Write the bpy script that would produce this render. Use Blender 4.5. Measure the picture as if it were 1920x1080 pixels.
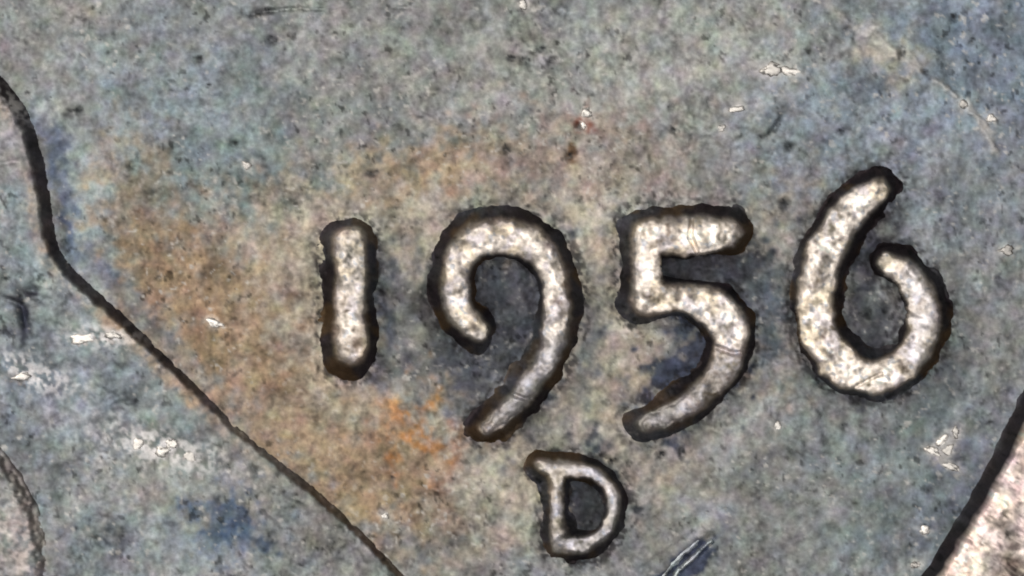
import bpy, math, random
import numpy as np

# ------------------------------------------------------------------ setup
S = bpy.context.scene
for o in list(bpy.data.objects):
    bpy.data.objects.remove(o)
C = S.collection
S.unit_settings.system = 'METRIC'
S.unit_settings.scale_length = 0.001          # one unit is one millimetre
S.unit_settings.length_unit = 'MILLIMETERS'

PX = 240.0                                    # photograph pixels per millimetre on the coin's face
def X(x): return (x - 960.0) / PX
def Y(y): return (540.0 - y) / PX

# camera: a macro lens straight above the date
DIST = 62.0
cam_d = bpy.data.cameras.new('camera')
cam = bpy.data.objects.new('camera', cam_d)
C.objects.link(cam)
cam.location = (0, 0, DIST)
cam_d.sensor_width = 36.0
cam_d.lens = 36.0 * (DIST - 0.05) / 8.0
cam_d.clip_start = 1.0
cam_d.clip_end = 500.0
S.cycles.filter_width = 1.9
S.camera = cam

# dim surroundings
W = bpy.data.worlds.new('World')
S.world = W
W.use_nodes = True
W.node_tree.nodes['Background'].inputs['Color'].default_value = (0.62, 0.72, 1.0, 1)
W.node_tree.nodes['Background'].inputs['Strength'].default_value = 0.03

# lamps of a macro light stand: a ring round the lens and a stronger one on the left
def lamp(name, az, zen, d, size, power, col):
    L = bpy.data.lights.new(name, 'AREA')
    L.shape = 'DISK'
    L.size = size
    L.energy = power
    L.color = col
    o = bpy.data.objects.new(name, L)
    a, z = math.radians(az), math.radians(zen)
    p = (d * math.sin(z) * math.cos(a), d * math.sin(z) * math.sin(a), d * math.cos(z))
    o.location = p
    from mathutils import Vector
    o.rotation_euler = (-Vector(p)).to_track_quat('-Z', 'Y').to_euler()
    C.objects.link(o)
    return o
for k in range(6):
    lamp('ring_lamp', 20 + 60 * k, 23, 58, 14, 4500, (1.0, 0.98, 0.955))
lamp('side_lamp', 150, 52, 60, 8, 17500, (1.0, 0.965, 0.92))
lamp('side_lamp', -40, 52, 60, 14, 900, (0.86, 0.93, 1.0))

S.view_settings.view_transform = 'Standard'
S.view_settings.look = 'None'
S.view_settings.exposure = 0.0
S.view_settings.gamma = 1.0
S.view_settings.use_curve_mapping = False
S.render.engine = 'CYCLES'

# ------------------------------------------------------------------ noise
rng = np.random.default_rng(56)
N = 1024
CELL = 3.0                                    # photograph pixels per noise cell (tile 3072 px)
fx = np.fft.fftfreq(N)[:, None]
fy = np.fft.fftfreq(N)[None, :]
FR = np.hypot(fx, fy) / CELL                  # cycles per pixel
def spectrum(lo, hi, beta):
    """periodic noise with wavelengths between hi and lo pixels"""
    amp = np.zeros((N, N))
    m = FR > 0
    amp[m] = FR[m] ** (-beta)
    amp *= np.exp(-(FR * lo) ** 2 * 0.7) * (1 - np.exp(-(FR * hi) ** 2))
    f = np.fft.fft2(rng.standard_normal((N, N))) * amp
    r = np.real(np.fft.ifft2(f))
    return (r - r.mean()) / r.std()
def samp(t, x, y, s=1.0):
    u = (x * s / CELL) % N
    v = (y * s / CELL) % N
    i0 = np.floor(u).astype(int) % N; j0 = np.floor(v).astype(int) % N
    a = u - np.floor(u); b = v - np.floor(v)
    i1 = (i0 + 1) % N; j1 = (j0 + 1) % N
    return (t[i0, j0] * (1 - a) * (1 - b) + t[i1, j0] * a * (1 - b)
            + t[i0, j1] * (1 - a) * b + t[i1, j1] * a * b)
n_large = spectrum(150, 900, 1.6)
n_large2 = spectrum(110, 700, 1.4)
n_large3 = spectrum(80, 500, 1.2)
n_mid = spectrum(26, 200, 1.2)
n_mid2 = spectrum(26, 160, 1.0)
n_mid3 = spectrum(22, 120, 1.0)
n_small = spectrum(9, 60, 1.0)
n_small2 = spectrum(9, 50, 0.8)
n_fine = spectrum(5, 22, 0.6)
n_fine2 = spectrum(5, 20, 0.5)

def sstep(a, b, x):
    t = np.clip((x - a) / (b - a), 0, 1)
    return t * t * (3 - 2 * t)
def gauss(x, y, cx, cy, rx, ry, ang=0.0):
    c, s = math.cos(math.radians(ang)), math.sin(math.radians(ang))
    dx, dy = x - cx, y - cy
    u, v = (dx * c + dy * s) / rx, (-dx * s + dy * c) / ry
    return np.exp(-(u * u + v * v))
def seg_dist(x, y, pts):
    """distance to an open polyline, and the position along it (0..1)"""
    d = np.full(x.shape, 1e9); tt = np.zeros(x.shape)
    n = len(pts) - 1
    for i in range(n):
        ax, ay = pts[i]; bx, by = pts[i + 1]
        ux, uy = bx - ax, by - ay
        t = np.clip(((x - ax) * ux + (y - ay) * uy) / (ux * ux + uy * uy), 0, 1)
        q = np.hypot(x - ax - t * ux, y - ay - t * uy)
        m = q < d
        d = np.where(m, q, d); tt = np.where(m, (i + t) / n, tt)
    return d, tt
def poly_sdf(x, y, pts):
    d, _ = seg_dist(x, y, pts + [pts[0]])
    inside = np.zeros(x.shape, bool)
    n = len(pts)
    for i in range(n):
        ax, ay = pts[i]; bx, by = pts[(i + 1) % n]
        if ay == by: continue
        c = ((ay > y) != (by > y)) & (x < (bx - ax) * (y - ay) / (by - ay) + ax)
        inside ^= c
    return np.where(inside, -d, d)
def catmull(P, k=14):
    P = [np.array(p, float) for p in P]
    P = [2 * P[0] - P[1]] + P + [2 * P[-1] - P[-2]]
    out = []
    for i in range(1, len(P) - 2):
        for j in range(k):
            t = j / k
            a, b, c, d = P[i - 1], P[i], P[i + 1], P[i + 2]
            out.append(0.5 * (2 * b + (c - a) * t + (2 * a - 5 * b + 4 * c - d) * t * t + (3 * b - a - 3 * c + d) * t ** 3))
    out.append(P[-2])
    return np.array(out)
def stroke(x, y, P, k=14):
    d = np.full(x.shape, 1e9)
    for cx, cy, r in catmull(P, k):
        d = np.minimum(d, np.hypot(x - cx, y - cy) - r)
    return d
def rbox(x, y, x0, x1, y0, y1, r):
    cx, cy = (x0 + x1) / 2, (y0 + y1) / 2
    qx = np.abs(x - cx) - (x1 - x0) / 2 + r
    qy = np.abs(y - cy) - (y1 - y0) / 2 + r
    return np.hypot(np.maximum(qx, 0), np.maximum(qy, 0)) + np.minimum(np.maximum(qx, qy), 0) - r

# ------------------------------------------------------------------ glyphs of the date (photograph pixels)
def g_one(x, y):
    return rbox(x, y, 631, 685, 427, 680, 25)
NINE = [(893, 613, 24), (866, 582, 24), (856, 540, 24), (861, 496, 26), (888, 458, 29), (928, 446, 30), (968, 450, 30),
        (1010, 472, 27), (1036, 512, 24), (1045, 560, 23), (1043, 610, 22), (1032, 660, 19), (1008, 704, 17),
        (974, 746, 15), (938, 783, 12), (912, 804, 9)]
def g_nine(x, y):
    return stroke(x, y, NINE)
FIVE = [(1216, 560, 25), (1256, 560, 25), (1300, 563, 28), (1342, 584, 33), (1367, 618, 33), (1368, 655, 27), (1352, 695, 25),
        (1315, 738, 20), (1262, 775, 15), (1213, 795, 11)]
def g_five(x, y):
    d = stroke(x, y, FIVE)
    d = np.minimum(d, rbox(x, y, 1189, 1241, 415, 588, 14))
    d = np.minimum(d, poly_sdf(x, y, [(1200, 424), (1300, 420), (1372, 420), (1382, 438), (1372, 458), (1300, 472), (1200, 474)]) - 7)
    return d
SIX = [(1646, 355, 18), (1628, 368, 25), (1600, 391, 27), (1569, 433, 29), (1542, 484, 32), (1528, 540, 33), (1529, 591, 34),
       (1543, 642, 35), (1574, 683, 33), (1616, 706, 30), (1662, 702, 28), (1703, 670, 27), (1726, 624, 28), (1727, 577, 28),
       (1709, 536, 27), (1686, 510, 24), (1662, 497, 17)]
def g_six(x, y):
    return stroke(x, y, SIX)
D_STEM = [(1041, 880, 13), (1044, 950, 12), (1044, 1012, 13)]
D_SERIF = [(1010, 871, 8), (1026, 876, 11), (1044, 884, 13)]
D_BOWL = [(1042, 880, 13), (1072, 878, 12), (1102, 882, 12), (1130, 899, 11), (1147, 930, 9), (1149, 960, 8),
          (1138, 990, 9), (1114, 1012, 10), (1080, 1021, 11), (1046, 1019, 13)]
def g_dee(x, y):
    return np.minimum(np.minimum(stroke(x, y, D_STEM), stroke(x, y, D_SERIF)), stroke(x, y, D_BOWL))
# name, sdf, bounding box, flank width, base shift, height(px), top crown
GLYPHS = [
    ('date_digit', 'raised digit 1 of the date', g_one, (628, 689, 428, 682), 26, (-5, 7), 58),
    ('date_digit', 'raised digit 9 of the date', g_nine, (830, 1072, 415, 818), 27, (0, -4), 62),
    ('date_digit', 'raised digit 5 of the date', g_five, (1186, 1404, 412, 808), 25, (-7, -4), 62),
    ('date_digit', 'raised digit 6 of the date', g_six, (1492, 1757, 335, 738), 19, (8, -4), 62),
    ('mint_mark', 'small raised letter D below the date', g_dee, (1000, 1160, 860, 1036), 19, (4, 3), 46),
]

# counters: the flanks are steeper inside them
HOLES = [[], [(955, 565, 95, 95)], [(1320, 503, 100, 26), (1290, 640, 70, 60)], [(1640, 600, 80, 120)], [(1096, 948, 50, 66)]]
def flank(gi, gx, gy, wdt):
    w = np.full(gx.shape, float(wdt))
    for cx, cy, rx, ry in HOLES[gi]:
        e = np.hypot((gx - cx) / rx, (gy - cy) / ry)
        k = 5 if ry < 30 else 12
        w = np.minimum(w, k + (wdt - k) * sstep(0.8, 1.25, e))
    return w
# ------------------------------------------------------------------ the coin's layout
CX, CY = 33.0, -95.0                           # coin centre
R_IN, R_OUT = 2093.0, 2286.0                   # inner edge of the rim, outer radius
BUST = [(2, 142), (44, 196), (70, 256), (88, 330), (98, 400), (112, 468), (150, 516), (205, 565), (300, 655), (430, 785),
        (520, 862), (600, 926), (690, 1008), (745, 1066), (830, 1160), (960, 1300), (1100, 1500), (1240, 1760),
        (500, 2000), (-500, 2000), (-1150, 1600), (-1350, 1150), (-1100, 760), (-760, 560), (-640, 300),
        (-600, 60), (-420, -60), (-260, -30), (-120, 40), (-50, 96)]
BUST = [tuple(p) for p in catmull(BUST + [BUST[0]], 4)[:-1]]
LAPEL = [(-40, 770), (4, 842), (42, 898), (70, 955), (88, 1022), (96, 1100), (110, 1250), (60, 1420), (-200, 1500),
         (-520, 1300), (-560, 950), (-330, 760)]
LAPEL = [tuple(p) for p in catmull(LAPEL + [LAPEL[0]], 4)[:-1]]
RIDGE = [(1470, -40), (1560, 18), (1632, 70), (1700, 114), (1780, 168), (1835, 222), (1868, 282)]

# bright bare-metal specks pressed into the field: x, y, length, width, angle
SPECKS = [(1446, 131, 20, 11, -8), (1484, 134, 16, 9, 5), (1100, 212, 11, 9, 40), (1094, 232, 9, 5, 80), (1380, 205, 14, 4, -8),
          (1351, 240, 7, 6, 0), (461, 309, 8, 6, 30), (978, 8, 9, 7, 10),
          (1752, 848, 15, 7, 30), (1768, 826, 11, 8, -50), (1780, 843, 11, 7, -60), (1793, 810, 8, 9, 0), (1780, 874, 22, 5, 22),
          (1458, 798, 8, 6, -40), (1720, 1060, 9, 7, 0), (1735, 994, 10, 6, 10), 
          (720, 968, 7, 7, 0), (402, 606, 16, 6, 20), (1886, 470, 14, 7, -15),
          (1808, 195, 10, 5, 40), (1860, 222, 8, 7, 0), ]
BUST_SPECKS = [(160, 634, 22, 8, -8), (214, 628, 14, 9, 10), (38, 706, 18, 7, -10), (258, 832, 14, 9, 20),
               (306, 846, 15, 9, -20), (322, 832, 9, 7, 0), (354, 856, 12, 8, 15), 
               ]
PITS = [(510, 76, 10, 9, 0, 9), (497, 20, 16, 5, -10, 6), (374, 112, 12, 7, 0, 5), (392, 162, 9, 6, 20, 4), (1454, 238, 20, 5, -55, 8),
        (1430, 258, 7, 6, 0, 5), (1480, 276, 9, 9, 0, 7), (1070, 292, 12, 7, -30, 7), (1473, 383, 9, 9, 0, 9), (1088, 238, 8, 6, 0, 6),
        (1262, 245, 12, 5, 40, 5), (949, 280, 6, 9, 0, 4), (745, 240, 10, 6, 0, 4), (700, 326, 12, 6, 0, 5), (1016, 92, 9, 6, 0, 5),
        (1036, 112, 8, 6, 0, 5), (990, 118, 11, 7, 0, 4), (960, 110, 9, 6, 0, 4), (130, 210, 12, 5, 0, 4), (148, 208, 6, 9, 0, 5),
        (246, 310, 10, 7, 0, 4), (437, 270, 8, 7, 0, 5), (1692, 100, 6, 16, 10, 7), (1735, 134, 10, 5, 30, 5), (1790, 35, 9, 7, 0, 5),
        (1580, 246, 12, 6, -20, 4), (1584, 800, 7, 6, 0, 5), (1618, 796, 7, 7, 0, 5), (1745, 922, 9, 7, 0, 4), (1240, 855, 8, 6, 0, 6),
        (1280, 850, 7, 12, 0, 6), (1148, 866, 7, 5, 0, 6), (1180, 870, 6, 6, 0, 5), (600, 600, 8, 6, 0, 4), (1260, 200, 9, 7, 0, 4)]
for _ in range(620):
    PITS.append((rng.uniform(-250, 2170), rng.uniform(-250, 1330), rng.uniform(3.2, 7.5), rng.uniform(3.0, 5.5),
                 rng.uniform(0, 180), rng.uniform(0.8, 2.6)))

# ------------------------------------------------------------------ relief and toning of the field
def add_local(H, xs, ys, cx, cy, rad, fn):
    """add fn(x, y) to H only round (cx, cy); xs, ys are the grid's sorted axes"""
    i0, i1 = np.searchsorted(xs, [cx - rad, cx + rad]); j0, j1 = np.searchsorted(ys, [cy - rad, cy + rad])
    if i1 > i0 and j1 > j0:
        gx, gy = np.meshgrid(xs[i0:i1], ys[j0:j1], indexing='ij')
        H[i0:i1, j0:j1] += fn(gx, gy)

def grain(x, y):
    """relief in pixels shared by every struck surface"""
    k = 0.45 + 0.75 * sstep(-0.6, 1.6, samp(n_large3, x + 210, y))
    return 1.3 * samp(n_mid, x, y) + k * (0.62 * samp(n_small, x, y) + 0.36 * samp(n_fine, x, y))

def srgb(r, g, b):
    f = lambda c: (c / 255 / 12.92) if c / 255 <= 0.04045 else ((c / 255 + 0.055) / 1.055) ** 2.4
    return np.array([f(r), f(g), f(b)])
GREY = srgb(138, 139, 137)
# patches of toning and of painted light and shade: colour, centre, radii, angle, strength
TONES = [
    (srgb(180, 150, 118), 240, 310, 90, 60, 20, 0.8), (srgb(176, 152, 118), 240, 440, 60, 90, 0, 0.7),
    (srgb(172, 138, 104), 330, 520, 110, 90, 40, 0.8), (srgb(170, 138, 104), 420, 620, 120, 90, 40, 0.85),
    (srgb(182, 146, 116), 540, 760, 130, 110, 45, 0.8), (srgb(180, 146, 110), 640, 850, 110, 80, 40, 0.8),
    (srgb(196, 132, 62), 782, 812, 60, 52, 0, 0.85), (srgb(186, 132, 100), 830, 880, 36, 50, 0, 0.7),
    (srgb(178, 148, 116), 720, 920, 130, 70, 30, 0.75), (srgb(178, 150, 120), 720, 340, 170, 40, -8, 0.75),
    (srgb(172, 144, 110), 840, 310, 90, 34, -10, 0.75), (srgb(180, 152, 136), 1000, 300, 160, 60, 0, 0.5),
    (srgb(186, 160, 134), 520, 470, 110, 110, 0, 0.6), (srgb(182, 154, 140), 1180, 280, 130, 70, 0, 0.45),
    (srgb(200, 186, 168), 760, 430, 150, 70, 0, 0.8), (srgb(198, 184, 166), 1110, 480, 60, 160, 0, 0.9),
    (srgb(200, 186, 166), 1130, 700, 70, 120, 0, 0.9), (srgb(196, 182, 164), 960, 900, 90, 110, 0, 0.8),
    (srgb(196, 178, 164), 1260, 870, 120, 90, 0, 0.8), (srgb(200, 176, 164), 1230, 670, 50, 40, 0, 0.8),
    (srgb(196, 182, 162), 600, 540, 40, 190, 0, 0.7), (srgb(192, 172, 150), 640, 760, 110, 40, 0, 0.6),
    (srgb(186, 172, 158), 1450, 430, 80, 60, 0, 0.6), (srgb(190, 170, 160), 1440, 700, 70, 60, 0, 0.7),
    (srgb(136, 150, 150), 420, 270, 140, 95, 0, 0.85), (srgb(146, 156, 168), 330, 180, 160, 110, 0, 0.7),
    (srgb(130, 144, 164), 1850, 110, 210, 170, 30, 1.0), (srgb(142, 154, 172), 1600, 210, 190, 90, 0, 0.8),
    (srgb(150, 156, 168), 1800, 380, 150, 140, 0, 0.7), (srgb(140, 148, 152), 1620, 900, 250, 150, 0, 0.8),
    (srgb(126, 138, 146), 1760, 970, 160, 110, 0, 0.8), (srgb(152, 150, 150), 1440, 960, 160, 120, 0, 0.6),
    (srgb(190, 188, 180), 1250, 110, 260, 90, 0, 0.5), (srgb(190, 184, 170), 1660, 100, 60, 26, 38, 0.8),
    (srgb(140, 148, 164), 60, 330, 60, 190, 0, 0.0), (srgb(172, 182, 186), 150, 380, 46, 160, -8, 0.7),  # pale blue reflection painted beside the coat
    (srgb(120, 66, 50), 1096, 222, 17, 20, 0, 1.0), (srgb(110, 84, 62), 1072, 290, 14, 10, 0, 0.9),
    # blue lens fringe painted beside the coat's edge
    (srgb(92, 108, 150), 104, 300, 16, 80, -14, 0.59), (srgb(88, 106, 152), 134, 430, 17, 70, -10, 0.62), (srgb(96, 112, 146), 200, 520, 60, 14, 42, 0.52),
    (srgb(100, 112, 136), 300, 620, 50, 14, 42, 0.39),
    # dark tarnish, with shade painted into the counters and beside the figures
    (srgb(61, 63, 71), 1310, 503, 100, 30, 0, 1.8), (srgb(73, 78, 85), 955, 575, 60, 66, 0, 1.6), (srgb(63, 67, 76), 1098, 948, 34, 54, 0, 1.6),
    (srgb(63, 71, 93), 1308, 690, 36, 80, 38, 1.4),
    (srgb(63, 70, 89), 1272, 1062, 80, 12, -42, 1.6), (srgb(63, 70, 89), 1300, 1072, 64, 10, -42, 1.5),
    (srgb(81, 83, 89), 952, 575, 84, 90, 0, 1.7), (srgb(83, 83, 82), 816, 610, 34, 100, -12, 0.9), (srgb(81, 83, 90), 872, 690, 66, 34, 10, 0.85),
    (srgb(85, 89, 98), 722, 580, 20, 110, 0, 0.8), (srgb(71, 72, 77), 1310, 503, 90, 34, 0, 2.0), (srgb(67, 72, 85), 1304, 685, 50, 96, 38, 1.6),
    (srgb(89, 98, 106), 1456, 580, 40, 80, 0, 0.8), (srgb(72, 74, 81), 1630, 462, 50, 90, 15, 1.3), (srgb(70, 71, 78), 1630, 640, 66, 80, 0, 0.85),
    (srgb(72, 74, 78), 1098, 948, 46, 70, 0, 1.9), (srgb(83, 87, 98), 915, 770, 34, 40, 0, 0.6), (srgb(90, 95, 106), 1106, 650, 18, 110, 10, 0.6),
    (srgb(90, 90, 94), 960, 820, 60, 26, 0, 0.6), (srgb(107, 115, 126), 1760, 720, 60, 90, 30, 0.5), (srgb(104, 105, 120), 1830, 890, 50, 140, 30, 0.5),  # last entry: shadow of the rim painted along its foot
]
BUST_TONES = [
    (srgb(170, 160, 168), 40, 270, 60, 90, 0, 0.8), (srgb(150, 160, 168), 60, 480, 120, 120, 0, 0.8), (srgb(152, 162, 160), 260, 720, 160, 60, 40, 0.8),
    (srgb(150, 160, 176), 150, 760, 130, 120, 0, 0.7), (srgb(184, 178, 168), 330, 960, 180, 60, 42, 0.5), (srgb(150, 146, 142), 520, 930, 130, 60, 40, 0.8),
    (srgb(80, 98, 124), 425, 985, 52, 46, -30, 1.2), (srgb(62, 80, 108), 425, 985, 42, 36, -30, 1.5), (srgb(96, 100, 108), 180, 1030, 60, 44, 0, 0.9), (srgb(156, 166, 176), 300, 1030, 150, 70, 0, 0.6),
    (srgb(50, 52, 66), 45, 596, 9, 34, -10, 1.2), (srgb(54, 54, 62), 60, 548, 15, 8, 0, 1.1), (srgb(70, 70, 74), 28, 566, 18, 5, 25, 0.9), (srgb(200, 184, 184), 30, 1000, 34, 46, 0, 0.6), (srgb(150, 158, 176), 30, 720, 60, 60, 0, 0.6),
    (srgb(176, 140, 112), 230, 600, 60, 14, 42, 0.7), (srgb(176, 140, 112), 360, 735, 70, 12, 42, 0.6), (srgb(186, 150, 110), 92, 420, 10, 70, -8, 0.7),  # tan highlights painted along the coat's lip
]
def toning(x, y, tones, base):
    wx = x + 30 * samp(n_mid2, x, y) + 10 * samp(n_small2, x, y)
    wy = y + 30 * samp(n_mid3, x, y) + 10 * samp(n_small, x + 400, y)
    col = np.empty(x.shape + (3,)); col[:] = base
    l1 = samp(n_large, x, y); l2 = samp(n_large2, x, y)
    col *= (1 + 0.06 * l1)[..., None]
    blue = sstep(-0.2, 1.4, l2)[..., None] * 0.30
    col = col * (1 - blue) + srgb(132, 138, 146) * blue
    for c, cx, cy, rx, ry, ang, s in tones:
        if s <= 0: continue
        lum = c.mean()
        if lum > 0.16: c = (lum + (c - lum) * (0.92 if np.ptp(c) > 0.42 else 0.75)) * np.array([0.80, 0.825, 0.80])      # thin toning over the grey metal
        q = min(1.0, min(rx, ry) / 55)
        w = (np.clip(gauss(x + q * (wx - x), y + q * (wy - y), cx, cy, rx * 1.15, ry * 1.15, ang) * 1.25 * s, 0, 0.94))[..., None]
        col = col * (1 - w) + c * w
    # patchy thin-film colours and grain
    a = samp(n_mid2, x + 900, y); b = samp(n_mid3, x, y + 700); g = samp(n_small2, x, y); f = samp(n_fine2, x, y)
    col[..., 0] *= 1 + 0.024 * a + 0.004 * samp(n_small, x + 50, y + 900)
    col[..., 1] *= 1 - 0.012 * a + 0.012 * b
    col[..., 2] *= 1 - 0.028 * b - 0.012 * a
    col *= (1 + 0.13 * g + 0.07 * f + 0.12 * samp(n_mid, x + 300, y + 300))[..., None]
    k = sstep(-0.8, 1.0, samp(n_large3, x + 800, y + 100))
    dark = sstep(1.15, 2.1, samp(n_small, x + 1300, y + 210) + 0.35 * f) * (0.22 + 0.40 * k)
    pale = sstep(1.25, 2.2, samp(n_small2, x + 500, y + 1210) + 0.35 * f) * (0.2 + 0.35 * k)
    pale = pale * sstep(0.05, 0.16, col.mean(-1))
    col *= (1 - dark)[..., None]
    col = col * (1 - pale)[..., None] + srgb(196, 192, 186) * pale[..., None]
    return np.clip(col, 0.01, 1.0)

def ridge_mask(x, y):
    d, t = seg_dist(x, y, RIDGE)
    d = d + 4 * samp(n_mid2, x, y) + 3 * samp(n_small, x, y)
    return np.exp(-(np.maximum(d, 0) / 8) ** 2) * (0.55 + 0.45 * sstep(0.25, 0.75, t))

def field_height(xs, ys):
    x, y = np.meshgrid(xs, ys, indexing='ij')
    H = 1.6 * samp(n_large, x, y) + grain(x, y)
    H += 3.5 * ridge_mask(x, y) + 0.8 * ridge_mask(x, y) * samp(n_small2, x, y)
    # pits, most of them shallow
    for cx, cy, rx, ry, a, dep in PITS:
        add_local(H, xs, ys, cx, cy, 3 * max(rx, ry), lambda gx, gy: -dep * gauss(gx, gy, cx, cy, rx, ry, a))
    # hairline scratches
    for (ax, ay, bx, by, dep, wd) in [(465, 26, 610, 16, 4, 3.5), (620, 20, 770, 14, 2, 3), (1000, 150, 1180, 60, 1.2, 3), (300, 120, 420, 260, 1.0, 3),
                                      (1180, 1085, 1300, 1000, 2, 4), (1500, 420, 1840, 300, 1.0, 3), (540, 350, 900, 300, 0.9, 3)]:
        d, t = seg_dist(x, y, [(ax, ay), ((ax + bx) / 2 + 4, (ay + by) / 2 - 5), (bx, by)])
        H -= dep * np.exp(-(d / wd) ** 2) * (0.4 + 0.6 * np.abs(samp(n_small, x, y)))
    # gouge with turned-up burr at the lower edge
    d, t = seg_dist(x, y, [(1240, 1100), (1270, 1064), (1334, 1008)])
    H -= 10 * np.exp(-(d / 9) ** 2)
    # raised flow of metal round the figures: rough, pulled up towards their walls
    for nm, lab, fn, (x0, x1, y0, y1), wdt, sh, h in GLYPHS:
        i0, i1 = np.searchsorted(xs, [x0 - 150, x1 + 150]); j0, j1 = np.searchsorted(ys, [y0 - 150, y1 + 150])
        gx, gy = x[i0:i1, j0:j1], y[i0:i1, j0:j1]
        d = fn(gx - sh[0], gy - sh[1]) - wdt
        near = np.exp(-(np.maximum(d, 0) / 34) ** 2)
        H[i0:i1, j0:j1] += near * (0.6 * samp(n_small2, gx, gy) + 0.15 * samp(n_fine2, gx, gy)) - 3.0 * np.exp(-(np.maximum(d, 0) / 9) ** 2)
    return H

# ------------------------------------------------------------------ meshes
def grid_object(name, xs, ys, H, col, bare, mat, parent, keep=None, z0=0.0):
    nx, ny = len(xs), len(ys)
    gx, gy = np.meshgrid(xs, ys, indexing='ij')
    co = np.stack([X(gx), Y(gy), H / PX + z0], -1).reshape(-1, 3)
    idx = np.arange(nx * ny).reshape(nx, ny)
    q = np.stack([idx[:-1, :-1], idx[:-1, 1:], idx[1:, 1:], idx[1:, :-1]], -1).reshape(-1, 4)   # faces up (y flips)
    if keep is not None:
        k = keep[:-1, :-1] & keep[:-1, 1:] & keep[1:, 1:] & keep[1:, :-1]
        q = q[k.reshape(-1)]
    used = np.unique(q)
    remap = np.full(nx * ny, -1); remap[used] = np.arange(len(used))
    q = remap[q]
    me = bpy.data.meshes.new(name)
    me.vertices.add(len(used)); me.vertices.foreach_set('co', co[used].astype(np.float32).ravel())
    me.loops.add(q.size); me.loops.foreach_set('vertex_index', q.astype(np.int32).ravel())
    me.polygons.add(len(q)); me.polygons.foreach_set('loop_start', (np.arange(len(q)) * 4).astype(np.int32))
    me.polygons.foreach_set('use_smooth', np.ones(len(q), bool))
    a = me.attributes.new('toning', 'FLOAT_COLOR', 'POINT')
    rgba = np.concatenate([col.reshape(-1, 3), np.ones((nx * ny, 1))], 1)[used]
    a.data.foreach_set('color', rgba.astype(np.float32).ravel())
    b = me.attributes.new('bare', 'FLOAT', 'POINT')
    b.data.foreach_set('value', bare.reshape(-1)[used].astype(np.float32))
    me.update(); me.validate()
    me.materials.append(mat)
    o = bpy.data.objects.new(name, me)
    C.objects.link(o); o.parent = parent
    return o

def coin_material():
    m = bpy.data.materials.new('worn_bronze'); m.use_nodes = True
    nt = m.node_tree; nd = nt.nodes; lk = nt.links
    p = nd['Principled BSDF']
    at = nd.new('ShaderNodeAttribute'); at.attribute_name = 'toning'
    ab = nd.new('ShaderNodeAttribute'); ab.attribute_name = 'bare'
    tc = nd.new('ShaderNodeTexCoord')
    n1 = nd.new('ShaderNodeTexNoise'); n1.inputs['Scale'].default_value = 34; n1.inputs['Detail'].default_value = 5; n1.inputs['Roughness'].default_value = 0.62
    lk.new(tc.outputs['Object'], n1.inputs['Vector'])
    r1 = nd.new('ShaderNodeMapRange'); r1.inputs['From Min'].default_value = 0.25; r1.inputs['From Max'].default_value = 0.75
    r1.inputs['To Min'].default_value = 0.80; r1.inputs['To Max'].default_value = 1.18
    lk.new(n1.outputs['Fac'], r1.inputs['Value'])
    mx = nd.new('ShaderNodeMix'); mx.data_type = 'RGBA'; mx.blend_type = 'MULTIPLY'; mx.inputs['Factor'].default_value = 1
    lk.new(at.outputs['Color'], mx.inputs['A']); lk.new(r1.outputs['Result'], mx.inputs['B'])
    lk.new(mx.outputs['Result'], p.inputs['Base Color'])
    # tarnished metal is dull, bare metal keeps some shine
    rr = nd.new('ShaderNodeMapRange'); rr.inputs['To Min'].default_value = 0.68; rr.inputs['To Max'].default_value = 0.54
    lk.new(ab.outputs['Fac'], rr.inputs['Value'])
    n2 = nd.new('ShaderNodeTexNoise'); n2.inputs['Scale'].default_value = 16; n2.inputs['Detail'].default_value = 4
    lk.new(tc.outputs['Object'], n2.inputs['Vector'])
    r2 = nd.new('ShaderNodeMapRange'); r2.inputs['To Min'].default_value = -0.10; r2.inputs['To Max'].default_value = 0.10
    lk.new(n2.outputs['Fac'], r2.inputs['Value'])
    ad = nd.new('ShaderNodeMath'); ad.operation = 'ADD'
    lk.new(rr.outputs['Result'], ad.inputs[0]); lk.new(r2.outputs['Result'], ad.inputs[1])
    lk.new(ad.outputs[0], p.inputs['Roughness'])
    p.inputs['Metallic'].default_value = 0.9
    n3 = nd.new('ShaderNodeTexNoise'); n3.inputs['Scale'].default_value = 46; n3.inputs['Detail'].default_value = 4; n3.inputs['Roughness'].default_value = 0.6
    lk.new(tc.outputs['Object'], n3.inputs['Vector'])
    bp = nd.new('ShaderNodeBump'); bs = nd.new('ShaderNodeMapRange'); bs.inputs['To Min'].default_value = 0.30; bs.inputs['To Max'].default_value = 0.10
    lk.new(ab.outputs['Fac'], bs.inputs['Value']); lk.new(bs.outputs['Result'], bp.inputs['Strength']); bp.inputs['Distance'].default_value = 0.012
    lk.new(n3.outputs['Fac'], bp.inputs['Height'])
    lk.new(bp.outputs['Normal'], p.inputs['Normal'])
    return m
MAT = coin_material()

coin = bpy.data.objects.new('coin', None)
C.objects.link(coin)
coin.location = (0, 0, 0)
coin['label'] = 'worn grey-brown bronze coin with raised date 1956 and letter D'
coin['category'] = 'coin'

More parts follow.
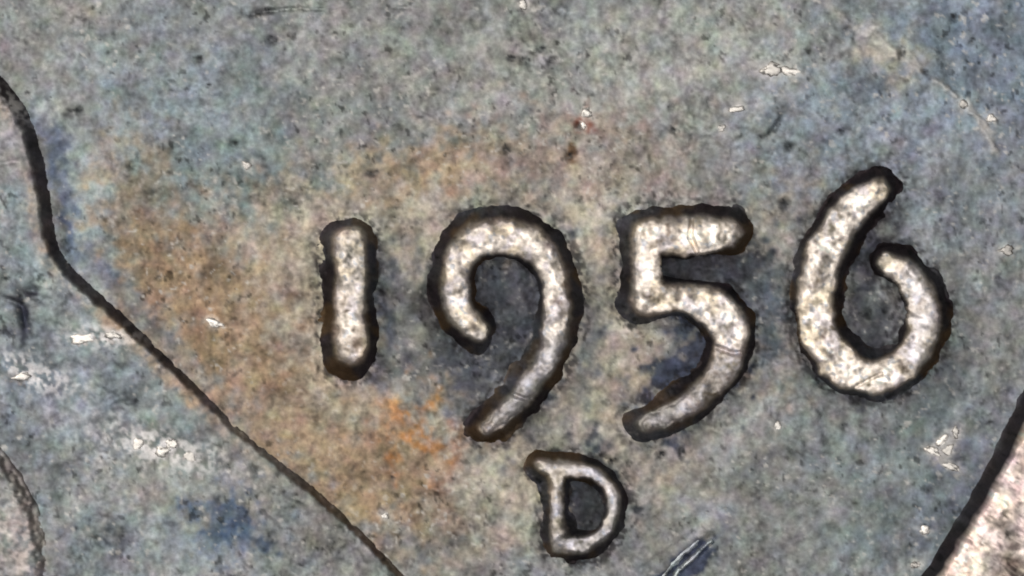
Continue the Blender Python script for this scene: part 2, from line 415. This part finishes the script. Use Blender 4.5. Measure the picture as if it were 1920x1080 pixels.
# ---- field: fine where the photograph looks, coarser out to the rim
def axis(lo, hi, a, b, st):
    mid = np.arange(a, b + 0.1, st)
    def outer(n0, n1):
        out, s, v = [], st, n0
        sg = 1 if n1 > n0 else -1
        while (n1 - v) * sg > 0:
            s = min(s * 1.22, 60); v += sg * s; out.append(v)
        return out
    return np.array(outer(a, lo)[::-1] + list(mid) + outer(b, hi))
fxs = axis(CX - R_OUT, CX + R_OUT, -220, 2140, 3.0)
fys = axis(CY - R_OUT, CY + R_OUT, -220, 1300, 3.0)
gx, gy = np.meshgrid(fxs, fys, indexing='ij')
FH = field_height(fxs, fys)
rad = np.hypot(gx - CX, gy - CY)
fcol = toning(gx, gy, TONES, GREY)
rm = ridge_mask(gx, gy)
# dirt packed into the pits
dirt = np.zeros(gx.shape)
for cx, cy, rx, ry, a, dep in PITS:
    k = min(1.0, 0.25 + dep / 8)
    add_local(dirt, fxs, fys, cx, cy, 3 * max(rx, ry), lambda px, py: k * gauss(px + 3.5 * samp(n_fine, px, py), py + 3.5 * samp(n_fine2, px, py), cx, cy, rx * 0.9, ry * 0.9, a))
dirt = np.clip(dirt * (0.9 + 0.5 * samp(n_fine2, gx, gy)), 0, 0.9)[..., None]
fcol = fcol * (1 - dirt) + srgb(52, 54, 56) * dirt
bare = np.clip(0.15 + 0.12 * samp(n_mid, gx, gy) + 0.55 * rm * (0.6 + 0.4 * samp(n_small, gx, gy)), 0, 1)
fcol = fcol * (1 - 0.5 * rm[..., None]) + srgb(196, 190, 182) * 0.5 * rm[..., None]
# crumbs of black grime left round the figures
for gi, (nm, lab, fn, (x0, x1, y0, y1), wdt, sh, h) in enumerate(GLYPHS):
    i0, i1 = np.searchsorted(fxs, [x0 - 90, x1 + 90]); j0, j1 = np.searchsorted(fys, [y0 - 90, y1 + 90])
    hx, hy = gx[i0:i1, j0:j1], gy[i0:i1, j0:j1]
    d = np.maximum(fn(hx - sh[0], hy - sh[1]) - flank(gi, hx, hy, wdt), 0)
    cr = np.exp(-(d / 17) ** 2) * sstep(0.0, 1.0, samp(n_small2, hx + 90, hy) + 0.5 * samp(n_fine, hx, hy) + 0.6 * samp(n_mid2, hx, hy))
    cr = (0.8 * cr)[..., None]
    fcol[i0:i1, j0:j1] = fcol[i0:i1, j0:j1] * (1 - cr) + srgb(48, 46, 48) * cr
halo = np.zeros(gx.shape)
for cx, cy, ln, wd, a in SPECKS:
    add_local(halo, fxs, fys, cx, cy, 4 * ln, lambda px, py: 0.5 * gauss(px + 4 * samp(n_fine, px, py), py + 4 * samp(n_small2, px, py), cx, cy, ln * 1.25 + 2, wd * 1.25 + 2, a))
halo = np.clip(halo, 0, 0.8)
fcol = fcol * (1 - halo[..., None]) + srgb(220, 214, 206) * halo[..., None]
bare = np.maximum(bare, halo)
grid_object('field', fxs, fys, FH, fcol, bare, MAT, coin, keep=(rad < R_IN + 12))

# ---- portrait: the coat of the bust, a raised plate with its own edge
bxs = axis(-1420, 1300, -220, 900, 3.0)
bys = axis(-120, 2020, 40, 1300, 3.0)
gx, gy = np.meshgrid(bxs, bys, indexing='ij')
sd = np.maximum(poly_sdf(gx, gy, BUST), np.hypot(gx - CX, gy - CY) - (R_IN - 14))
sdn = sd + 1.6 * samp(n_small, gx, gy)
wid = 15 + 10 * sstep(900, 300, gy)
te = np.clip(-sdn / wid + 0.02, 0, 1)
edge = 0.5 * te + 0.5 * sstep(0, 1, te)
hb = (14 + 41 * sstep(900, 350, gy)) * edge + 1.5 * np.exp(-((sdn + wid + 12) / 12) ** 2)
hb += np.where(sd < 0, 10 * (1 - np.exp(np.minimum(sd, 0) / 260)), 0)
hb += np.where(sd < 0, edge * (grain(gx + 1111, gy + 577) * 1.15 + 2.2 * samp(n_large3, gx, gy)), 0)
for cx, cy, rx, ry, a, dep in [(46, 592, 9, 34, -12, 13), (62, 545, 14, 8, 0, 8), (28, 566, 16, 5, 25, 7), (425, 985, 46, 36, -30, 3), (180, 1030, 40, 26, 0, 4),
                               (20, 305, 30, 5, -8, 4), (118, 940, 14, 60, -20, 3), (310, 985, 12, 8, 0, 4)]:
    hb -= dep * gauss(gx, gy, cx, cy, rx, ry, a)
hb = np.where(sd < 0, hb, -4 - 0.4 * sd)
bcol = toning(gx + 0, gy + 0, BUST_TONES, GREY)
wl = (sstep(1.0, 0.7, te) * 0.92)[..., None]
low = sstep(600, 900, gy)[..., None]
bcol = bcol * (1 - wl) + (toning(gx, gy, [], srgb(66, 60, 62)) * (1 - low) + toning(gx, gy, [], srgb(112, 98, 86)) * low) * wl            # wall of the step: tarnish, darkened further as painted shade
lip = np.exp(-((sdn + wid + 10) / 11) ** 2) * np.clip(gauss(gx, gy, 96, 400, 60, 90) + gauss(gx, gy, 250, 640, 120, 90, 40) + gauss(gx, gy, 10, 190, 50, 40) + 0.5 * gauss(gx, gy, 420, 810, 120, 60, 40), 0, 1)
lip = np.clip(lip * (0.75 + 0.4 * samp(n_small2, gx, gy)), 0, 1)[..., None]
bcol = bcol * (1 - 0.5 * lip) + srgb(196, 170, 142) * 0.5 * lip                # highlight painted on the rubbed edge
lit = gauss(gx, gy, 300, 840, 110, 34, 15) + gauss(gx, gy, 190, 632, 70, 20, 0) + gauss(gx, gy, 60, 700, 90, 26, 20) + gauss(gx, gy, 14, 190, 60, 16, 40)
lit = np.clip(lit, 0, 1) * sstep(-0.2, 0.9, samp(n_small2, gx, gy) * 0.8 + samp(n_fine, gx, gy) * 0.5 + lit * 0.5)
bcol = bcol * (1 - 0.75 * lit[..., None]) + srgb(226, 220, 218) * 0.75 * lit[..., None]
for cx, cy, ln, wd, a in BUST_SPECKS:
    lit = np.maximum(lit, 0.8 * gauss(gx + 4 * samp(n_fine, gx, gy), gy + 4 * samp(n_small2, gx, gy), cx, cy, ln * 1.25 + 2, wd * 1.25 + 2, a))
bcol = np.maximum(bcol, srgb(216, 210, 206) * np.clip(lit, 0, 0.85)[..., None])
bust = grid_object('portrait_bust', bxs, bys, hb, bcol, np.clip(0.2 + 0.15 * samp(n_mid, gx, gy) + 0.6 * lit, 0, 1), MAT, coin, keep=(sd < 14))
bust['label'] = 'coat edge of the raised portrait bust, crossing beside the date'

lxs = axis(-640, 160, -220, 160, 3.0)
lys = axis(700, 1540, 720, 1300, 3.0)
gx, gy = np.meshgrid(lxs, lys, indexing='ij')
sd = poly_sdf(gx, gy, LAPEL)
sdn = sd + 3 * samp(n_small2, gx, gy)
hl = 23 + 17 * sstep(0, 1, np.clip(-sdn / 30, 0, 1)) + np.where(sd < 0, grain(gx + 77, gy + 1400), 0)
hl = np.where(sd < 0, hl, 23 - 0.9 * sd)
lcol = toning(gx, gy, BUST_TONES, GREY)
wl = (0.6 * sstep(0, -24, sdn) * np.exp(np.minimum(sd, 0) / 60) * sstep(900, 980, gy))[..., None]
wl = wl * sstep(-0.5, 0.8, samp(n_small, gx, gy))[..., None]
lcol = lcol * (1 - wl) + srgb(232, 214, 206) * wl
we = (0.5 * sstep(-34, -12, sdn))[..., None]
lcol = lcol * (1 - we) + toning(gx, gy, [], srgb(112, 96, 84)) * we
grid_object('coat_lapel', lxs, lys, hl, lcol, np.clip(0.3 + 0.2 * samp(n_small, gx, gy), 0, 1), MAT, bust, keep=(sd < 12))

# ---- rim: raised ring with the coin's edge and back
def rim_object():
    # angles measured in photograph pixels, y down; dense where the camera looks
    th = np.concatenate([np.linspace(20, 46, 640), np.linspace(46, 380, 620)[1:-1]]) * math.pi / 180
    prof = [(R_IN - 40, -6), (R_IN - 32, 0), (R_IN - 25, 8), (R_IN - 18, 20), (R_IN - 11, 34), (R_IN - 5, 48), (R_IN, 57), (R_IN + 6, 60), (R_IN + 11, 60)]
    prof += [(R_IN + 16 + 4.0 * i, 60) for i in range(int((R_OUT - R_IN - 40) / 4))]
    prof += [(R_OUT - 16, 58), (R_OUT - 6, 50), (R_OUT, 36), (R_OUT, -300), (R_OUT - 20, -318), (R_IN, -318), (R_IN - 40, -300), (400, -296), (2, -296)]
    pr = np.array(prof)
    r = np.repeat(pr[None, :, 0], len(th), 0); z = np.repeat(pr[None, :, 1], len(th), 0)
    t = np.repeat(th[:, None], len(pr), 1)
    x, y = CX + r * np.cos(t), CY + r * np.sin(t)
    up = sstep(-10, 40, z)
    z = z + up * (2.0 * samp(n_mid, x, y) + 0.8 * samp(n_small, x, y) + 0.4 * samp(n_fine, x, y))
    r = r + sstep(0, 12, z) * (z < 56) * (r < R_IN + 20) * 2.0 * samp(n_mid2, x, y)
    x, y = CX + r * np.cos(t), CY + r * np.sin(t)
    for cx, cy, rr_, dep in [(1905, 1062, 26, 9), (1886, 964, 9, 6), (1820, 1010, 8, 4), (1850, 1030, 10, 4), (1900, 1000, 12, 4)]:
        z = z - dep * gauss(x, y, cx, cy, rr_, rr_ * 0.8) * (z > 30)
    col = toning(x, y, [(srgb(90, 78, 76), 1908, 1062, 40, 30, 0, 1.1), (srgb(206, 180, 180), 1880, 920, 60, 120, 30, 0.5)], srgb(208, 192, 180))
    col = np.clip(col * (1.22 + 0.14 * samp(n_small, x + 31, y) + 0.26 * samp(n_mid2, x, y))[..., None], 0.02, 0.95)
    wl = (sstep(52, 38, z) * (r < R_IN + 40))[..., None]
    col = col * (1 - wl) + toning(x, y, [], srgb(52, 48, 50)) * wl          # inner wall: shade painted over the tarnish
    nt_, npf = r.shape
    me = bpy.data.meshes.new('rim')
    co = np.stack([X(x), Y(y), z / PX], -1).reshape(-1, 3)
    idx = np.arange(nt_ * npf).reshape(nt_, npf)
    nx = np.roll(idx, -1, 0)
    q = np.stack([idx[:, :-1], nx[:, :-1], nx[:, 1:], idx[:, 1:]], -1).reshape(-1, 4)
    me.vertices.add(len(co)); me.vertices.foreach_set('co', co.astype(np.float32).ravel())
    me.loops.add(q.size); me.loops.foreach_set('vertex_index', q.astype(np.int32).ravel())
    me.polygons.add(len(q)); me.polygons.foreach_set('loop_start', (np.arange(len(q)) * 4).astype(np.int32))
    me.polygons.foreach_set('use_smooth', np.ones(len(q), bool))
    a = me.attributes.new('toning', 'FLOAT_COLOR', 'POINT')
    a.data.foreach_set('color', np.concatenate([col.reshape(-1, 3), np.ones((len(co), 1))], 1).astype(np.float32).ravel())
    b = me.attributes.new('bare', 'FLOAT', 'POINT')
    b.data.foreach_set('value', np.clip(0.75 + 0.25 * samp(n_small, x, y), 0, 1).astype(np.float32).ravel())
    me.update(); me.validate()
    me.materials.append(MAT)
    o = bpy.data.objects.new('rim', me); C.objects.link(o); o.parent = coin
    o['label'] = 'bright worn raised rim round the coin'
    return o
rim_object()

# ---- figures of the date and the mint letter
BRIGHT = srgb(236, 225, 214)
for gi, (nm, lab, fn, (x0, x1, y0, y1), wdt, sh, h) in enumerate(GLYPHS):
    m = wdt + 30
    xs = np.arange(x0 - m, x1 + m, 2.0); ys = np.arange(y0 - m, y1 + m, 2.0)
    gx, gy = np.meshgrid(xs, ys, indexing='ij')
    ox, oy = 613 * gi, 391 * gi
    wob = 2.2 * samp(n_mid2, gx + oy, gy) + 0.9 * samp(n_small, gx + ox, gy + oy) + 0.2 * samp(n_fine, gx + ox, gy)
    dT = fn(gx, gy) + wob
    dB = fn(gx - sh[0], gy - sh[1]) - flank(gi, gx, gy, wdt) + 4.0 * samp(n_large3, gx * 2 + ox, gy * 2) + 1.3 * samp(n_mid3, gx + ox, gy) + 0.7 * samp(n_small2, gx + ox, gy + oy) + 0.25 * samp(n_fine2, gx, gy + oy)
    t = np.clip(-dB / np.maximum(-dB + np.maximum(dT, 0), 1e-3), 0, 1)
    t = np.where(dB > 0, 0, t)
    prof = t ** 1.45
    sharp = sstep(0.0, 1.0, t) * 0.3 + prof * 0.7
    crown = (3.0 if gi == 4 else 6.5) * np.sqrt(np.clip(1 - (1 - np.clip(-dT / 27, 0, 1)) ** 2, 0, 1))
    top = sstep(0.78, 1.0, t)
    z = h * sharp + crown * top
    z = z + top * (2.6 * samp(n_mid, gx + ox, gy + oy) + 0.42 * samp(n_small, gx + oy, gy + ox) + 0.12 * samp(n_fine, gx + ox, gy + oy))
    z = z + (1 - top) * sstep(0, 0.2, t) * (1.6 * samp(n_mid2, gx, gy + oy) + 1.0 * samp(n_small2, gx, gy) + 0.3 * samp(n_fine, gx, gy))
    # nicks and grooves across the worn tops
    if gi == 1:
        d, _ = seg_dist(gx, gy, [(960, 738), (984, 747), (1012, 744)]); z -= 8 * np.exp(-(d / 3.5) ** 2)
        z -= 10 * sstep(722, 800, gy) * top
    if gi == 2:
        d, _ = seg_dist(gx, gy, [(1296, 412), (1294, 446), (1308, 478)]); z -= 9 * np.exp(-(d / 3.5) ** 2)
        d, _ = seg_dist(gx, gy, [(1290, 476), (1340, 470), (1392, 458)]); z += 3 * np.exp(-(d / 3) ** 2)
        d, _ = seg_dist(gx, gy, [(1340, 650), (1372, 662), (1400, 660)]); z -= 7 * np.exp(-(d / 4) ** 2)
        z -= 9 * sstep(660, 790, gy) * top
    if gi == 3:
        d, _ = seg_dist(gx, gy, [(1585, 735), (1620, 715), (1650, 700)]); z -= 5 * np.exp(-(d / 3) ** 2)
    z = np.where(dB > 0, -3 - 0.8 * dB, z - 3)
    g = samp(n_small2, gx + 3 * ox, gy); g2 = samp(n_mid2, gx + ox, gy + 2 * oy); g3 = samp(n_fine2, gx, gy + ox)
    worn = np.clip(0.76 + 0.26 * g2 + 0.22 * g + 0.06 * g3, 0, 1)  # rubbed tops; on the first figure shading is also mixed in below
    tint = toning(gx + 2 * ox, gy + oy, [], srgb(138, 126, 112))
    wallc = toning(gx + ox, gy + oy, [], srgb(52, 46, 48))  # dark walls: tarnish, with the shade of steep slopes painted in
    if gi == 0: worn = worn * (0.92 - 0.25 * sstep(662, 690, gx))  # dimmer right side: shading of the domed top put into the colour
    if gi == 1: worn = worn * (0.95 - 0.18 * sstep(560, 760, gy))
    if gi == 2: worn = worn * (1.0 - 0.35 * sstep(640, 690, gy))
    if gi == 4: worn = worn * 0.95
    rub = sstep(1, -11, dT + 4 * g2 + 3 * g) if gi < 4 else sstep(2, -8, dT + 2 * g2)
    worn = worn * (0.35 + 0.65 * rub)                        # polished on the high middle of each stroke
    w3 = (worn * top)[..., None]
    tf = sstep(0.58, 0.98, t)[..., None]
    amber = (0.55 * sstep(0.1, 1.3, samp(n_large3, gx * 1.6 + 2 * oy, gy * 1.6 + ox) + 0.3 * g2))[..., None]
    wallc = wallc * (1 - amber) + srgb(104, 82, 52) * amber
    bright = BRIGHT * (1.24 if gi in (2, 3) else 1.14) * (1 + 0.05 * g)[..., None]
    mauve = sstep(0.2, 1.2, samp(n_mid3, gx + oy, gy + 3 * ox))[..., None]
    bright = bright * (1 - 0.5 * mauve) + srgb(206, 200, 214) * 0.5 * mauve
    gold = sstep(0.5, 1.3, samp(n_mid, gx + 5 * oy, gy + ox))[..., None]
    bright = bright * (1 - 0.4 * gold) + srgb(222, 200, 150) * 0.4 * gold
    bluish = sstep(0.9, 1.6, samp(n_small2, gx + 7 * oy, gy + 2 * ox))[..., None]
    bright = bright * (1 - 0.6 * bluish) + srgb(150, 164, 180) * 0.6 * bluish
    cool = {1: sstep(600, 680, gy), 2: sstep(640, 680, gy), 3: 0.7 * sstep(1660, 1720, gx), 4: np.full(gx.shape, 0.8)}.get(gi, np.zeros(gx.shape))
    cool = (0.6 * cool * (0.7 + 0.3 * sstep(-0.5, 0.8, g2)))[..., None]
    bright = bright * (1 - cool) + srgb(176, 180, 198) * cool
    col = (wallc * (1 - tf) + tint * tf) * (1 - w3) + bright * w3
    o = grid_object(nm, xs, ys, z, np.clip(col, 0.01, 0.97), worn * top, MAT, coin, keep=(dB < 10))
    o['label'] = lab

# ---- bare-metal flakes
def flake(x, y, ln, wd, ang, zbase):
    import bmesh
    bm = bmesh.new()
    bmesh.ops.create_icosphere(bm, subdivisions=3, radius=1.0)
    ph = rng.uniform(0, 6.28, 6)
    c, s = math.cos(math.radians(-ang)), math.sin(math.radians(-ang))
    for v in bm.verts:
        p = v.co.copy()
        k = 1 + 0.20 * math.sin(3 * p.x + ph[0]) + 0.16 * math.sin(4 * p.y + ph[1]) + 0.12 * math.sin(9 * p.x + 6 * p.y + ph[3]) + 0.10 * math.sin(11 * p.y - 5 * p.x + ph[4]) + 0.12 * math.sin(5 * p.z + 4 * p.x + ph[2])
        u, w, h = p.x * k * ln * 1.05, p.y * k * wd * 1.2, p.z * k * min(wd, ln) * 0.35 - 0.21 * min(wd, ln)
        v.co = (X(x) + (u * c - w * s) / PX, Y(y) + (u * s + w * c) / PX, (zbase + h) / PX)
    for f in bm.faces: f.smooth = True
    me = bpy.data.meshes.new('metal_flake'); bm.to_mesh(me); bm.free()
    a = me.attributes.new('toning', 'FLOAT_COLOR', 'POINT')
    v = rng.uniform(0.45, 0.9)
    cc = srgb(246, 240, 232) * v
    a.data.foreach_set('color', np.tile(np.append(cc, 1.0), len(me.vertices)).astype(np.float32))
    b = me.attributes.new('bare', 'FLOAT', 'POINT')
    b.data.foreach_set('value', np.ones(len(me.vertices), np.float32))
    me.materials.append(MAT)
    o = bpy.data.objects.new('metal_flake', me); C.objects.link(o)
    return o
def height_at(axx, axy, H, x, y):
    i = min(np.searchsorted(axx, x), len(axx) - 1); j = min(np.searchsorted(axy, y), len(axy) - 1)
    return H[i, j]
for x, y, ln, wd, a in SPECKS:
    flake(x, y, ln, wd, a, height_at(fxs, fys, FH, x, y) + 0.8).parent = coin
for x, y, ln, wd, a in BUST_SPECKS:
    flake(x, y, ln, wd, a, height_at(bxs, bys, hb, x, y) + 0.8).parent = bust

# ---- burr of metal turned up along the gouge
for k, (off, hgt) in enumerate([(-10, 1.5), (3, 6)]):
    pts = [(1246 + off, 1100 + off), (1272 + off, 1066 + off), (1300 + off, 1040 + off * 0.9), (1330 + off, 1012 + off * 0.8)]
    xs = np.arange(1200, 1370, 2.0); ys = np.arange(980, 1130, 2.0)
    gx, gy = np.meshgrid(xs, ys, indexing='ij')
    d, t = seg_dist(gx, gy, pts)
    d = d + 1.6 * samp(n_small, gx, gy) + 2.5 * np.abs(t - 0.5)
    z = hgt * (1 - (np.clip(d, 0, 9) / (2.6 + 0.8 * k)) ** 2)
    col = toning(gx, gy, [], srgb(170, 176, 180))
    grid_object('burr', xs, ys, z, col, np.full(gx.shape, 0.9), MAT, coin, keep=(d < 8.5))
